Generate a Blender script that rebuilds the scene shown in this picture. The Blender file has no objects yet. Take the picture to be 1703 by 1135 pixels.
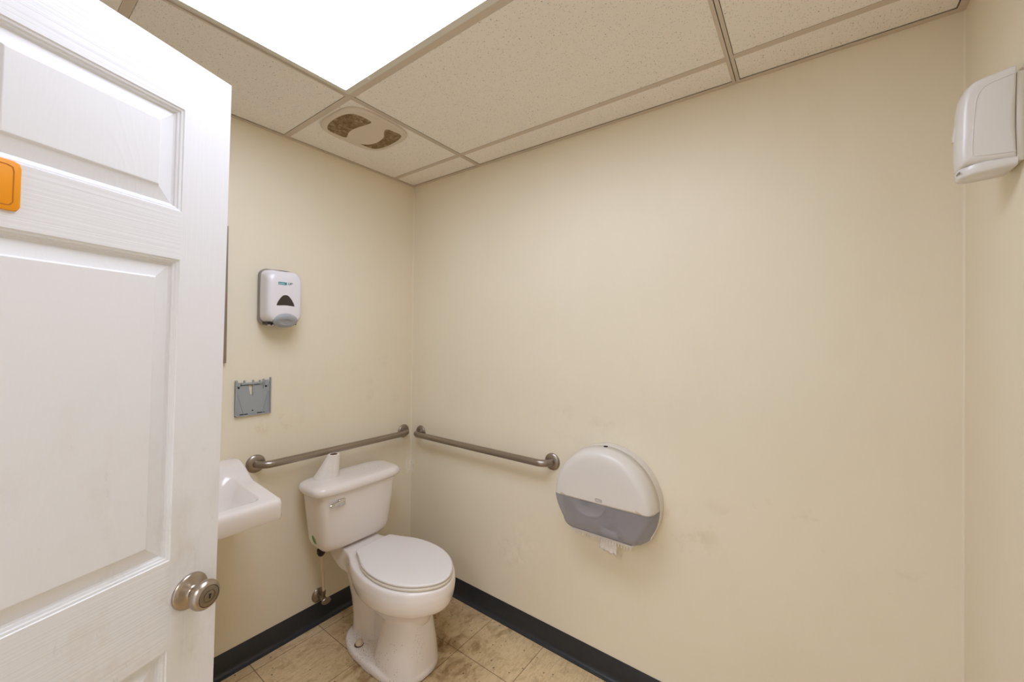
import bpy, bmesh, math, random
from mathutils import Vector, Matrix
from mathutils.geometry import tessellate_polygon
random.seed(7)
PI = math.pi
sc = bpy.context.scene
COL = sc.collection

# ------------------------------------------------------------------ helpers
def lin(h):
    h = h.lstrip('#')
    c = [int(h[i:i+2], 16)/255 for i in (0, 2, 4)]
    return tuple(x/12.92 if x <= .04045 else ((x+.055)/1.055)**2.4 for x in c) + (1,)

class G:
    """tiny node-graph helper"""
    def __init__(s, name):
        s.m = bpy.data.materials.new(name); s.m.use_nodes = True
        s.t = s.m.node_tree; s.t.nodes.clear()
        s.out = s.t.nodes.new('ShaderNodeOutputMaterial')
    def n(s, kind, out=0, **kw):
        nd = s.t.nodes.new('ShaderNode'+kind)
        for k, v in kw.items():
            if k.startswith('_'): setattr(nd, k[1:], v); continue
            i = int(k[1:]) if k[0] == 'i' and k[1:].isdigit() else k.replace('__', ' ')
            sk = nd.inputs[i]
            if isinstance(v, bpy.types.NodeSocket): s.t.links.new(v, sk)
            else: sk.default_value = v
        s.last = nd
        return nd.outputs[out]
    def math(s, op, a, b=0.0, c=0.0):
        return s.n('Math', _operation=op, i0=a, i1=b, i2=c)
    def ramp(s, fac, stops):
        o = s.n('ValToRGB', Fac=fac); cr = s.last.color_ramp
        while len(cr.elements) < len(stops): cr.elements.new(.5)
        for e, (p, c) in zip(cr.elements, stops):
            e.position = p; e.color = c if len(c) == 4 else (*c, 1)
        return o
    def step(s, v, a, b):
        return s.n('MapRange', Value=v, i1=a, i2=b)
    def mix(s, f, a, b, mode='MIX'):
        nd = s.t.nodes.new('ShaderNodeMix'); nd.data_type = 'RGBA'; nd.blend_type = mode
        for sk, v in ((nd.inputs[0], f), (nd.inputs[6], a), (nd.inputs[7], b)):
            if isinstance(v, bpy.types.NodeSocket): s.t.links.new(v, sk)
            else: sk.default_value = v
        return nd.outputs[2]
    def obj(s): return s.n('TexCoord', 3)
    def sep(s, v):
        s.n('SeparateXYZ', Vector=v); return s.last.outputs
    def scale(s, v, x, y, z, loc=(0, 0, 0)):
        return s.n('Mapping', Vector=v, Scale=(x, y, z), Location=loc)
    def bump(s, h, strength=.3, dist=.001):
        return s.n('Bump', Height=h, Strength=strength, Distance=dist)
    def bsdf(s, **kw):
        o = s.n('BsdfPrincipled', **kw)
        s.t.links.new(o, s.out.inputs[0]); return s.last

def simple(name, col, rough=.5, metal=0., **kw):
    g = G(name); g.bsdf(Base__Color=lin(col), Roughness=rough, Metallic=metal, **kw); return g.m

def link(name, me, parent=None):
    o = bpy.data.objects.new(name, me); COL.objects.link(o)
    if parent is not None: o.parent = parent
    return o

def obj(name, bm, mats, parent=None, world=True, angle=35, flip=False):
    """link a bmesh as one object; geometry is in world space and moved into the parent's frame"""
    bmesh.ops.recalc_face_normals(bm, faces=bm.faces)
    if parent is not None and world: bm.transform(Matrix.Translation(-parent.location))
    if flip: bm.transform(Matrix.Diagonal((1, -1, 1, 1))); bmesh.ops.recalc_face_normals(bm, faces=bm.faces)
    me = bpy.data.meshes.new(name); bm.to_mesh(me); bm.free()
    for m in (mats if isinstance(mats, (list, tuple)) else [mats]): me.materials.append(m)
    if angle is not None and len(me.polygons):
        me.polygons.foreach_set('use_smooth', [True]*len(me.polygons))
        me.set_sharp_from_angle(angle=math.radians(angle))
    me.update()
    return link(name, me, parent)

def tag(o, label=None, cat=None, group=None, kind=None):
    if label: o['label'] = label
    if cat: o['category'] = cat
    if group: o['group'] = group
    if kind: o['kind'] = kind
    return o

def thing(name, label, cat, loc, group=None):
    o = bpy.data.objects.new(name, None); COL.objects.link(o)
    o.location = loc; o.empty_display_size = .05
    return tag(o, label, cat, group)

def add_box(bm, x0, x1, y0, y1, z0, z1, mi=0, bevel=0., seg=2):
    r = bmesh.ops.create_cube(bm, size=1)
    vs = r['verts']
    for v in vs:
        v.co = Vector(((x0+x1)/2+v.co.x*(x1-x0), (y0+y1)/2+v.co.y*(y1-y0), (z0+z1)/2+v.co.z*(z1-z0)))
    fs = {f for v in vs for f in v.link_faces}
    for f in fs: f.material_index = mi
    if bevel:
        es = {e for v in vs for e in v.link_edges}
        r = bmesh.ops.bevel(bm, geom=list(es), offset=bevel, segments=seg, profile=.5, affect='EDGES')
        for f in r['faces']: f.material_index = mi

def loft(bm, rings, cap0=True, cap1=True, mi=0, closed=True):
    """rings: equally long lists of points"""
    V = [[bm.verts.new(p) for p in r] for r in rings]
    n = len(rings[0])
    for a, b in zip(V, V[1:]):
        for i in range(n if closed else n-1):
            j = (i+1) % n
            f = bm.faces.new((a[i], a[j], b[j], b[i])); f.material_index = mi
    if cap0: f = bm.faces.new(V[0]); f.material_index = mi
    if cap1: f = bm.faces.new(V[-1]); f.material_index = mi
    return V

def frame(axis):
    a = Vector(axis).normalized()
    t = Vector((0, 0, 1)) if abs(a.z) < .9 else Vector((1, 0, 0))
    u = t.cross(a).normalized()
    return a, u, a.cross(u)

def lathe(bm, prof, origin, axis, n=48, mi=0, cap=True):
    """prof: (radius, height along axis)"""
    a, u, w = frame(axis); o = Vector(origin)
    rings = [[o+a*h+u*(r*math.cos(2*PI*i/n))+w*(r*math.sin(2*PI*i/n)) for i in range(n)] for r, h in prof]
    loft(bm, rings, cap, cap, mi)

def tube(bm, path, r, n=20, mi=0, cap=True):
    P = [Vector(p) for p in path]
    T = [(P[min(i+1, len(P)-1)]-P[max(i-1, 0)]).normalized() for i in range(len(P))]
    _, u, _w = frame(T[0]); rings = []
    for p, t in zip(P, T):
        u = (u-t*u.dot(t)).normalized(); w = t.cross(u)
        rings.append([p+u*(r*math.cos(2*PI*i/n))+w*(r*math.sin(2*PI*i/n)) for i in range(n)])
    loft(bm, rings, cap, cap, mi)

def superell(cx, cy, ax, ay, z, n=96, e=4.):
    pts = []
    for i in range(n):
        t = 2*PI*i/n; c, s = math.cos(t), math.sin(t)
        pts.append(Vector((cx+ax*math.copysign(abs(c)**(2/e), c), cy+ay*math.copysign(abs(s)**(2/e), s), z)))
    return pts

def resample(pts, n):
    L = [0.]
    m = len(pts)
    for i in range(m): L.append(L[-1]+(Vector(pts[(i+1) % m])-Vector(pts[i])).length)
    out = []; k = 0
    for i in range(n):
        s = L[-1]*i/n
        while L[k+1] < s: k += 1
        f = (s-L[k])/max(1e-9, L[k+1]-L[k])
        out.append(Vector(pts[k]).lerp(Vector(pts[(k+1) % m]), f))
    return out

def catmull(P, sub=8):
    P = [Vector(p) for p in P]; out = []
    for i in range(len(P)-1):
        p0, p1, p2, p3 = P[max(i-1, 0)], P[i], P[i+1], P[min(i+2, len(P)-1)]
        for k in range(sub):
            t = k/sub
            out.append(.5*((2*p1)+(p2-p0)*t+(2*p0-5*p1+4*p2-p3)*t*t+(3*p1-p0-3*p2+p3)*t**3))
    out.append(P[-1]); return out

def rrect(w0, w1, h0, h1, r, n=128, seg=10):
    """rounded rectangle outline in (a, b), starting mid-side"""
    pts = []
    for cx, cy, a0 in ((w1-r, h1-r, 0), (w0+r, h1-r, 90), (w0+r, h0+r, 180), (w1-r, h0+r, 270)):
        for k in range(seg+1):
            a = math.radians(a0+90*k/seg); pts.append((cx+r*math.cos(a), cy+r*math.sin(a), 0))
    return resample(pts, n)

def fill_poly(bm, loops, to3, mi=0, flip=False):
    """flat polygon with holes; loops of (a,b), to3 maps to 3D"""
    flat = [p for lp in loops for p in lp]
    tris = tessellate_polygon([[Vector((a, b, 0)) for a, b in lp] for lp in loops])
    vs = [bm.verts.new(to3(*p)) for p in flat]
    for t in tris:
        try:
            f = bm.faces.new([vs[i] for i in t]); f.material_index = mi
        except ValueError: pass
    return vs

def slab(bm, loops, to3, d0, d1, mi=0):
    """plate with holes between depths d0 and d1; to3(a,b,d)"""
    A = fill_poly(bm, loops, lambda a, b: to3(a, b, d0), mi)
    B = fill_poly(bm, loops, lambda a, b: to3(a, b, d1), mi)
    k = 0
    for lp in loops:
        m = len(lp)
        for i in range(m):
            j = (i+1) % m
            f = bm.faces.new((A[k+i], A[k+j], B[k+j], B[k+i])); f.material_index = mi
        k += m

def text_mesh(name, body, size, mat, parent, loc, rot, extrude=.0004, sx=1.):
    cu = bpy.data.curves.new(name, 'FONT'); cu.body = body; cu.size = size
    cu.extrude = extrude; cu.align_x = 'CENTER'; cu.align_y = 'CENTER'; cu.resolution_u = 3
    tmp = bpy.data.objects.new('tmp', cu); COL.objects.link(tmp)
    dg = bpy.context.evaluated_depsgraph_get()
    me = bpy.data.meshes.new_from_object(tmp.evaluated_get(dg)); me.name = name
    bpy.data.objects.remove(tmp)
    me.transform(rot.to_4x4() @ Matrix.Diagonal((sx, 1, 1, 1)))
    me.transform(Matrix.Translation(Vector(loc)-(parent.location if parent else Vector())))
    me.materials.clear(); me.materials.append(mat)
    return link(name, me, parent)

# ------------------------------------------------------------------ dimensions (metres)
H = 2.3675            # ceiling grid height
LX = 2.3213           # length of the long wall
YF = -2.075           # front wall with the doorway
TE = .5436            # first tee along y
TD = .1599            # first tee along x
TW = .0120            # half tee width

# ------------------------------------------------------------------ materials
def paint_wall(name, seed, chips=None, scuffs=()):
    g = G(name); o = g.obj()
    n1 = g.n('TexNoise', Vector=o, Scale=1.7, Detail=4, Roughness=.6)
    n2 = g.n('TexNoise', Vector=g.scale(o, 1, 1, .35, (seed, seed, 0)), Scale=6, Detail=6, Roughness=.7)
    base = g.mix(g.step(n1, .3, .7), lin('EBE2CD'), lin('E7DEC7'))
    base = g.mix(g.math('MULTIPLY', g.step(n2, .52, .8), .10), base, lin('CDBB98'))
    x, y, z = g.sep(o)
    for (cx, cz, rx, rz, amt, thr, sc_, colr, ax) in scuffs:
        u = g.math('DIVIDE', g.math('SUBTRACT', x if ax == 0 else y, cx), rx)
        v = g.math('DIVIDE', g.math('SUBTRACT', z, cz), rz)
        d = g.math('SQRT', g.math('ADD', g.math('MULTIPLY', u, u), g.math('MULTIPLY', v, v)))
        m = g.step(d, 1., .55)
        nz = g.n('TexNoise', Vector=o, Scale=sc_, Detail=5, Roughness=.65)
        m = g.math('MULTIPLY', m, g.math('MULTIPLY', g.step(nz, thr, thr+.12), amt))
        base = g.mix(m, base, lin(colr))
    fine = g.n('TexNoise', Vector=o, Scale=220, Detail=2)
    mid = g.n('TexNoise', Vector=o, Scale=9, Detail=2)
    h = g.math('ADD', g.math('MULTIPLY', fine, .35), mid)
    b = g.bump(h, .25, .0015)
    g.bsdf(Base__Color=base, Roughness=.42, Normal=b, Specular__IOR__Level=.35)
    return g.m

M_wall_long = paint_wall('paint_cream_long', 3.1, scuffs=[
    (.83, .40, .17, .14, .5, .47, 10, 'F3EAD4', 0), (.80, .36, .12, .10, .22, .5, 16, 'C4B18C', 0),
    (.012, .655, .030, .065, 1., .44, 90, 'F1EDE2', 0), (.014, .655, .02, .055, .9, .56, 140, '4E4434', 0),
    (1.55, .70, .22, .12, .2, .5, 9, 'B5A07A', 0), (1.15, 1.05, .3, .1, .14, .5, 8, 'B9A57E', 0),
    (1.95, .75, .35, .2, .3, .55, 5, 'B29E78', 0)])
M_wall_sink = paint_wall('paint_cream_sink', 8.3, scuffs=[
    (-.018, .655, .028, .065, 1., .44, 80, 'F1EDE2', 1), (-.78, 1.03, .14, .05, .28, .5, 16, 'C9B584', 1),
    (-.25, 1.25, .3, .3, .12, .55, 6, 'B39E74', 1)])
M_wall_right = paint_wall('paint_cream_right', 5.7)
M_wall_front = paint_wall('paint_cream_front', 1.7)

def tile_floor():
    g = G('vinyl_floor_tile'); o = g.obj(); x, y, z = g.sep(o)
    # joints at x = .073 + k*.3048, y = -.274 - k*.3048
    fx = g.math('FRACT', g.math('DIVIDE', g.math('SUBTRACT', x, .073-3.048), .3048))
    fy = g.math('FRACT', g.math('DIVIDE', g.math('SUBTRACT', y, -.277-3.048), .3048))
    ex = g.math('MINIMUM', fx, g.math('SUBTRACT', 1., fx)); ey = g.math('MINIMUM', fy, g.math('SUBTRACT', 1., fy))
    e = g.math('MINIMUM', ex, ey)
    joint = g.step(e, .0058, .0028)
    cellx = g.math('FLOOR', g.math('DIVIDE', g.math('SUBTRACT', x, .073-3.048), .3048))
    celly = g.math('FLOOR', g.math('DIVIDE', g.math('SUBTRACT', y, -.277-3.048), .3048))
    cv = g.n('CombineXYZ', X=cellx, Y=celly, Z=1.)
    tint = g.n('TexWhiteNoise', Vector=cv)
    v1 = g.n('TexNoise', Vector=g.scale(o, 60, 14, 1), Scale=1., Detail=8, Roughness=.75, Distortion=1.5)
    v2 = g.n('TexNoise', Vector=g.scale(o, 11, 9, 1, (4, 2, 0)), Scale=1., Detail=9, Roughness=.72, Distortion=.8)
    base = g.ramp(v1, [(.25, lin('B4976A')), (.5, lin('DDC59C')), (.8, lin('EBD8B4'))])
    v3 = g.n('TexNoise', Vector=g.scale(o, 320, 70, 1), Scale=1., Detail=5, Roughness=.7, Distortion=2.)
    base = g.mix(g.math('MULTIPLY', g.step(v3, .55, .75), .45), base, lin('8E7246'))
    base = g.mix(g.math('MULTIPLY', tint, .25), base, lin('C2AC86'))
    st = g.step(v2, .52, .72)
    base = g.mix(g.math('MULTIPLY', st, .6), base, lin('86602C'))
    # old brown staining that collects round the toilet foot
    dx = g.math('DIVIDE', g.math('SUBTRACT', x, .48), .52); dy = g.math('DIVIDE', g.math('SUBTRACT', y, -.40), .44)
    d = g.math('SQRT', g.math('ADD', g.math('MULTIPLY', dx, dx), g.math('MULTIPLY', dy, dy)))
    near = g.math('MULTIPLY', g.step(d, 1., .35), g.step(v2, .30, .62))
    base = g.mix(g.math('MULTIPLY', near, .85), base, lin('6E4A14'))
    vs = g.n('TexVoronoi', Vector=o, Scale=58.)
    vcol = g.last.outputs['Color']; r_, g_, b_ = [g.n('SeparateColor', Color=vcol)]+list(g.last.outputs[1:3])
    speck = g.math('MULTIPLY', g.step(vs, .24, .14), g.math('GREATER_THAN', r_, .84))
    base = g.mix(g.math('MULTIPLY', speck, .85), base, lin('2A2017'))
    vs2 = g.n('TexVoronoi', Vector=g.scale(o, 1, 2.2, 1), Scale=180.)
    r2 = g.n('SeparateColor', Color=g.last.outputs['Color'])
    speck2 = g.math('MULTIPLY', g.step(vs2, .4, .25), g.math('GREATER_THAN', r2, .9))
    base = g.mix(g.math('MULTIPLY', speck2, .5), base, lin('5A4224'))
    base = g.mix(g.math('MULTIPLY', joint, .9), base, lin('4A3318'))
    b = g.bump(g.math('SUBTRACT', g.math('MULTIPLY', v1, .2), joint), .3, .001)
    g.bsdf(Base__Color=base, Roughness=g.step(v2, .1, 1.2), Normal=b, Specular__IOR__Level=.35)
    return g.m
M_floor = tile_floor()

def ceiling_tile():
    g = G('mineral_fibre_tile'); o = g.obj()
    n = g.n('TexNoise', Vector=o, Scale=140, Detail=3)
    base = g.mix(n, lin('EAE4DB'), lin('F4EFE7'))
    d1 = g.n('TexVoronoi', Vector=o, Scale=170.)
    c1 = g.n('SeparateColor', Color=g.last.outputs['Color'])
    h1 = g.math('MULTIPLY', g.step(d1, .30, .16), g.math('GREATER_THAN', c1, .55))
    d2 = g.n('TexVoronoi', Vector=g.scale(o, 1, 1, 1, (.3, .2, 0)), Scale=85.)
    c2 = g.n('SeparateColor', Color=g.last.outputs['Color'])
    h2 = g.math('MULTIPLY', g.step(d2, .20, .12), g.math('GREATER_THAN', c2, .60))
    hole = g.math('MAXIMUM', g.math('MULTIPLY', h1, .5), g.math('MULTIPLY', h2, g.step(c2, .6, 1.)))
    base = g.mix(g.math('MULTIPLY', hole, .85), base, lin('5E4D3A'))
    b = g.bump(g.math('SUBTRACT', g.math('MULTIPLY', n, .4), hole), .35, .002)
    g.bsdf(Base__Color=base, Roughness=.9, Normal=b)
    return g.m
M_ctile = ceiling_tile()
M_tee = simple('painted_tee', 'CCBFAE', .45)
M_cavity = simple('dark_cavity', '1C1712', .9)
M_troffer = simple('troffer_frame_metal', 'D8D6CC', .4)
M_cove = None
def cove():
    g = G('vinyl_cove_base'); n = g.n('TexNoise', Vector=g.obj(), Scale=40, Detail=4)
    g.bsdf(Base__Color=g.mix(n, lin('232529'), lin('2D3034')), Roughness=.38, Normal=g.bump(n, .12, .001))
    return g.m
M_cove = cove()

def lens():
    g = G('prismatic_lens'); o = g.obj()
    v = g.n('TexVoronoi', Vector=o, Scale=110., Randomness=.05)
    s = g.step(v, 0., .7)
    e = g.n('Emission', Color=g.mix(s, (.915, .985, 1.175, 1), (.87, .955, 1.175, 1)), Strength=LENS)
    g.t.links.new(e, g.out.inputs[0]); return g.m
LENS = 8.1
M_lens = lens()

def porcelain(name, col='EDE6E2', dirt=None, rough=.12):
    g = G(name); o = g.obj(); base = lin(col)
    n = g.n('TexNoise', Vector=o, Scale=5, Detail=3)
    base = g.mix(g.math('MULTIPLY', n, .12), base, lin('CFC4BC'))
    if dirt:
        for (c, r, sc_, dens, col2, amt) in dirt:
            p = g.n('VectorMath', _operation='SUBTRACT', i0=o, i1=c)
            p = g.n('VectorMath', _operation='DIVIDE', i0=p, i1=r)
            d = g.n('VectorMath', 1, _operation='LENGTH', i0=p)
            m = g.step(d, 1., .3)
            vd = g.n('TexVoronoi', Vector=o, Scale=sc_)
            cc = g.n('SeparateColor', Color=g.last.outputs['Color'])
            sp = g.math('MULTIPLY', g.step(vd, .34, .22), g.math('GREATER_THAN', cc, g.math('SUBTRACT', 1., g.math('MULTIPLY', m, dens))))
            base = g.mix(g.math('MULTIPLY', sp, amt), base, lin(col2))
    g.bsdf(Base__Color=base, Roughness=rough, Coat__Weight=.3, Coat__Roughness=.05)
    return g.m
M_china = porcelain('vitreous_china')
# dirt given in the toilet's own frame (origin at .46,-.46 on the floor)
M_china_bowl = porcelain('vitreous_china_bowl', dirt=[
    ((-.13, -.10, .03), (.17, .08, .06), 220., .45, '3A2C1C', .85), ((.02, -.11, .05), (.16, .07, .07), 160., .4, '6B5434', .7),
    ((.215, -.035, .15), (.04, .035, .085), 260., .4, '6A5A48', .6), ((.15, -.1, .12), (.2, .1, .2), 150., .05, '6A5A48', .5)])
M_china_lid = porcelain('vitreous_china_lid', dirt=[((-.33, .1, .753), (.06, .09, .03), 170., .3, '4A3A2A', .85)])
M_seat = simple('white_plastic_seat', 'E6E2E0', .28)
M_seatring = simple('cream_plastic_seat', 'DDD6C8', .3)

def steel(name, col='8E8378', rough=.32, vec=(1, 1, 1)):
    g = G(name); n = g.n('TexNoise', Vector=g.scale(g.obj(), *vec), Scale=60, Detail=3)
    g.bsdf(Base__Color=lin(col), Metallic=1., Roughness=g.step(n, -1.2+rough, 2.4+rough) if False else rough,
           Normal=g.bump(n, .05, .0005))
    return g.m
M_steel = steel('brushed_stainless', 'A0958A', .34)
M_nickel = steel('satin_nickel', 'AFA294', .3)
M_nickel_face = steel('satin_nickel_face', '948A7E', .3)
M_chrome = simple('chrome', 'D8D6D2', .08, 1.)
M_oldchrome = steel('dull_chrome', '9A8F82', .3)
M_black = simple('black_plastic', '14120F', .5)
M_hole = simple('dark_hole', '15110D', .8)
M_hose = simple('cream_supply_hose', 'DCCAB0', .5)
M_boltcap = simple('cream_bolt_cap', 'D6C6AC', .4)
M_rust = simple('grimy_washer', '4A3A28', .8)
M_green = simple('green_sticker', '6E9A5E', .5)
M_paper = None
def paper():
    g = G('tissue_paper'); o = g.obj()
    n = g.n('TexNoise', Vector=g.scale(o, 30, 30, 260), Scale=1., Detail=3)
    g.bsdf(Base__Color=g.mix(n, lin('E2DBD4'), lin('F0EBE6')), Roughness=.9, Normal=g.bump(n, .35, .002))
    return g.m
M_paper = paper()
M_core = simple('cardboard_core', '8A6A4E', .85)
M_white_pl = simple('white_abs', 'DDD8D2', .3)
M_soap_white = simple('white_gloss_abs', 'E4E0E4', .22)
M_grey_back = simple('warm_grey_plastic', '8E877F', .45)
M_push = simple('cool_grey_plastic', 'A2A6AA', .38)
M_window = simple('smoked_window', '3A332E', .2)
M_teal = simple('teal_print', '12868C', .45)
M_green_print = simple('dark_green_print', '1F6A60', .5)
M_whiteprint = simple('white_print', 'E8F2F2', .5)
M_plate = simple('slate_grey_plastic', '9CA1A2', .42)
M_air = simple('white_air_freshener', 'E0DDDB', .25)
M_air_back = simple('ivory_back_plate', 'D6D1C6', .4)
M_seam = simple('seam_grey', 'A9A6A0', .5)
M_logo_grey = simple('grey_print', '8C8883', .5)
M_orange = simple('orange_sign_plastic', 'F09A08', .42)
M_orange_line = simple('orange_engraved_line', 'B86A06', .5)
M_mirror = simple('mirror_glass', 'E6EAE8', .02, 1.)
M_fan = simple('fan_cover_plastic', 'D6CBB9', .5)
def fan_dirt():
    g = G('dusty_grille'); o = g.obj()
    n = g.n('TexNoise', Vector=o, Scale=38, Detail=6, Roughness=.7, Distortion=1.)
    g.bsdf(Base__Color=g.ramp(n, [(.3, lin('6E5636')), (.5, lin('9C8662')), (.72, lin('D2C3A6'))]), Roughness=.9)
    return g.m
M_dust = fan_dirt()
M_fan_dark = simple('fan_interior', '2C2114', .9)
def grey_window():
    g = G('translucent_grey')
    p = g.n('BsdfPrincipled', Base__Color=lin('BDBDC6'), Roughness=.25)
    tl = g.n('BsdfTranslucent', Color=lin('C4C4CC'))
    p = g.n('MixShader', Fac=.35, i1=p, i2=tl)
    t = g.n('BsdfTransparent', Color=(.72, .72, .76, 1))
    mx = g.n('MixShader', Fac=.45, i1=t, i2=p)
    g.t.links.new(mx, g.out.inputs[0]); return g.m
M_greywin = grey_window()

def door_paint(name, mode):
    g = G(name); o = g.obj(); x, y, z = g.sep(o)
    if mode == 'stile':
        h = g.n('TexNoise', Vector=g.scale(o, 230, 1, 5), Scale=1., Detail=3, Distortion=.3); st = .22
    elif mode == 'rail':
        h = g.n('TexNoise', Vector=g.scale(o, 2.5, 1, 250), Scale=1., Detail=2, Distortion=.12); st = .36
    else:
        # cathedral grain: nested arches
        u = g.math('SUBTRACT', x, .225)
        w = g.math('ADD', z, g.math('MULTIPLY', g.math('MULTIPLY', u, u), 42.))
        nz = g.n('TexNoise', Vector=g.scale(o, 7, 1, 2.2), Scale=1., Detail=3)
        ph = g.math('ADD', g.math('MULTIPLY', w, 95.), g.math('MULTIPLY', nz, 16.))
        ridge = g.math('POWER', g.math('ABSOLUTE', g.math('SINE', g.math('MULTIPLY', ph, .55))), 6.)
        fine = g.n('TexNoise', Vector=g.scale(o, 210, 1, 7), Scale=1., Detail=3)
        au = g.math('ABSOLUTE', u)
        h = g.math('ADD', g.math('MULTIPLY', ridge, g.math('MULTIPLY', g.step(au, .085, .03), .55)), g.math('MULTIPLY', fine, .5)); st = .22
    base = lin('E6E6E8')
    d1 = g.n('TexNoise', Vector=g.scale(o, 9, 1, 5), Scale=1., Detail=6, Roughness=.7)
    low = g.step(z, -.55, -1.1)          # hand grime around and under the knob height
    base = g.mix(g.math('MULTIPLY', g.math('MULTIPLY', g.step(d1, .5, .8), low), .5), base, lin('B8A584'))
    d2 = g.n('TexNoise', Vector=g.scale(o, 30, 1, 12, (3, 0, 5)), Scale=1., Detail=5, Roughness=.75)
    base = g.mix(g.math('MULTIPLY', g.math('MULTIPLY', g.step(d2, .62, .74), low), .35), base, lin('8F7D62'))
    g.bsdf(Base__Color=base, Roughness=.33, Normal=g.bump(h, st, .0012), Specular__IOR__Level=.4)
    return g.m
M_stile, M_rail, M_panel = [door_paint('door_paint_'+m, m) for m in ('stile', 'rail', 'panel')]
M_edge = simple('door_edge_paint', 'DAD6CC', .4)

# ------------------------------------------------------------------ room shell
def struct(name, bm, m, label, parent=None, angle=35):
    o = obj(name, bm, m, parent, angle=angle); tag(o, label, kind='structure'); return o

DX0, DX1, DZ1 = 1.235, 2.085, 2.02      # doorway in the front wall
bm = bmesh.new(); add_box(bm, -.15, LX+.15, YF-1.6, .15, -.1, 0); struct('floor', bm, M_floor, 'cream vinyl tile floor stained brown around the toilet')
bm = bmesh.new(); add_box(bm, -.12, 0, YF-.12, .12, 0, 2.7); struct('wall_left', bm, M_wall_sink, 'cream painted wall behind sink and toilet tank')
bm = bmesh.new(); add_box(bm, 0, LX, 0, .12, 0, 2.7); struct('wall_back', bm, M_wall_long, 'long cream painted wall with grab bar and paper dispenser')
bm = bmesh.new(); add_box(bm, LX, LX+.12, YF-.12, .12, 0, 2.7); struct('wall_right', bm, M_wall_right, 'cream painted side wall carrying the air freshener')
bm = bmesh.new()
add_box(bm, 0, DX0, YF-.12, YF, 0, 2.7); add_box(bm, DX1, LX, YF-.12, YF, 0, 2.7); add_box(bm, DX0, DX1, YF-.12, YF, DZ1, 2.7)
struct('wall_front', bm, M_wall_front, 'cream painted wall with the open doorway')

# painted caulk beads in the two visible corners
for nm, x, sg, lab in (('trim_1', 0, 1, 'thin caulk bead in the corner beside the toilet'), ('trim_2', LX, -1, 'thin caulk bead in the corner below the air freshener')):
    bm = bmesh.new(); r = .004
    loft(bm, [[Vector((x, 0, z)), Vector((x+sg*r, 0, z)), Vector((x+sg*r*.45, -r*.45, z)), Vector((x, -r, z))] for z in (.1, H)])
    struct(nm, bm, M_wall_right, lab)

# cove base
def cove_base(name, p0, p1, nrm, label):
    p0, p1, nrm = Vector(p0), Vector(p1), Vector(nrm)
    prof = [(0, 0), (0, .0995), (.0018, .0998), (.003, .098), (.003, .028), (.0045, .019), (.0085, .0115), (.014, .0078), (.0195, .0062), (.0215, .005), (.022, .003), (.022, 0)]
    bm = bmesh.new()
    loft(bm, [[p+nrm*a+Vector((0, 0, b)) for a, b in prof] for p in (p0, p1)])
    struct(name, bm, M_cove, label)
cove_base('baseboard_left', (0, YF, 0), (0, 0, 0), (1, 0, 0), 'dark blue-grey vinyl cove base under the sink wall')
cove_base('baseboard_back', (0, 0, 0), (LX, 0, 0), (0, -1, 0), 'dark blue-grey vinyl cove base under the long wall')
cove_base('baseboard_right', (LX, 0, 0), (LX, YF, 0), (-1, 0, 0), 'dark blue-grey vinyl cove base under the side wall')

# suspended ceiling: tiles and the tee grid
xs = [0, TE, TE+1.2192, LX]; ys = [0, -TD, -TD-.6096, -TD-2*.6096, -TD-3*.6096, YF]
LIGHT = (TE, TE+1.2192, -TD-2*.6096, -TD-.6096)
bm = bmesh.new()
for i in range(3):
    for j in range(5):
        x0, x1, y1, y0 = xs[i], xs[i+1], ys[j], ys[j+1]
        if i == 1 and j == 2: continue
        gx0 = .0215 if i == 0 else TW+.001; gx1 = .0215 if i == 2 else TW-.0004
        gy1 = .0215 if j == 0 else TW-.0004; gy0 = .0215 if j == 4 else TW+.001
        dz = random.uniform(.0012, .003)
        add_box(bm, x0+gx0-.0, x1-gx1+.0, y0+gy0, y1-gy1, H+dz, H+.02, 0, .0012, 1)
add_box(bm, 0, LX, YF, 0, H+.03, H+.16, 1)
ceil = struct('ceiling', bm, [M_ctile, M_cavity], 'suspended ceiling of speckled beige mineral tiles')
bm = bmesh.new()
for x in xs[1:3]: add_box(bm, x-TW, x+TW, YF, 0, H, H+.0012, 0, .0004, 1); add_box(bm, x-.001, x+.001, YF, 0, H, H+.03)
for y in ys[1:5]:
    for i in range(3): add_box(bm, xs[i]+(TW if i else 0), xs[i+1]-(TW if i < 2 else 0), y-TW, y+TW, H+.0003, H+.0015, 0, .0004, 1)
    add_box(bm, 0, LX, y-.001, y+.001, H+.001, H+.03)
wv = .0195
add_box(bm, 0, wv, YF, 0, H-.0002, H+.0014); add_box(bm, LX-wv, LX, YF, 0, H-.0002, H+.0014)
add_box(bm, wv, LX-wv, -wv, 0, H-.0003, H+.0014); add_box(bm, wv, LX-wv, YF, YF+wv, H-.0003, H+.0014)
o = obj('ceiling_grid', bm, M_tee, ceil); o['label'] = 'beige painted metal tees and wall angle'

# ------------------------------------------------------------------ ceiling light
lt = thing('ceiling_light', 'bright recessed fluorescent ceiling light with a white prismatic lens', 'ceiling light', ((LIGHT[0]+LIGHT[1])/2, (LIGHT[2]+LIGHT[3])/2, H))
x0, x1, y0, y1 = LIGHT[0]+TW+.0015, LIGHT[1]-TW, LIGHT[2]+TW, LIGHT[3]-TW-.0015
bm = bmesh.new()
fw = .021
def rect(a, b, c, d): return [(a, c), (b, c), (b, d), (a, d)]
slab(bm, [rect(x0, x1, y0, y1), rect(x0+fw*.8, x1-fw*.8, y0+fw, y1-fw)[::-1]], lambda a, b, d: Vector((a, b, H+d)), -.002, .006)
slab(bm, [rect(x0+.001, x1-.001, y0+.001, y1-.001), rect(x0+fw*.8, x1-fw*.8, y0+fw, y1-fw)[::-1]], lambda a, b, d: Vector((a, b, H+d)), .006, .02)
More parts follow.
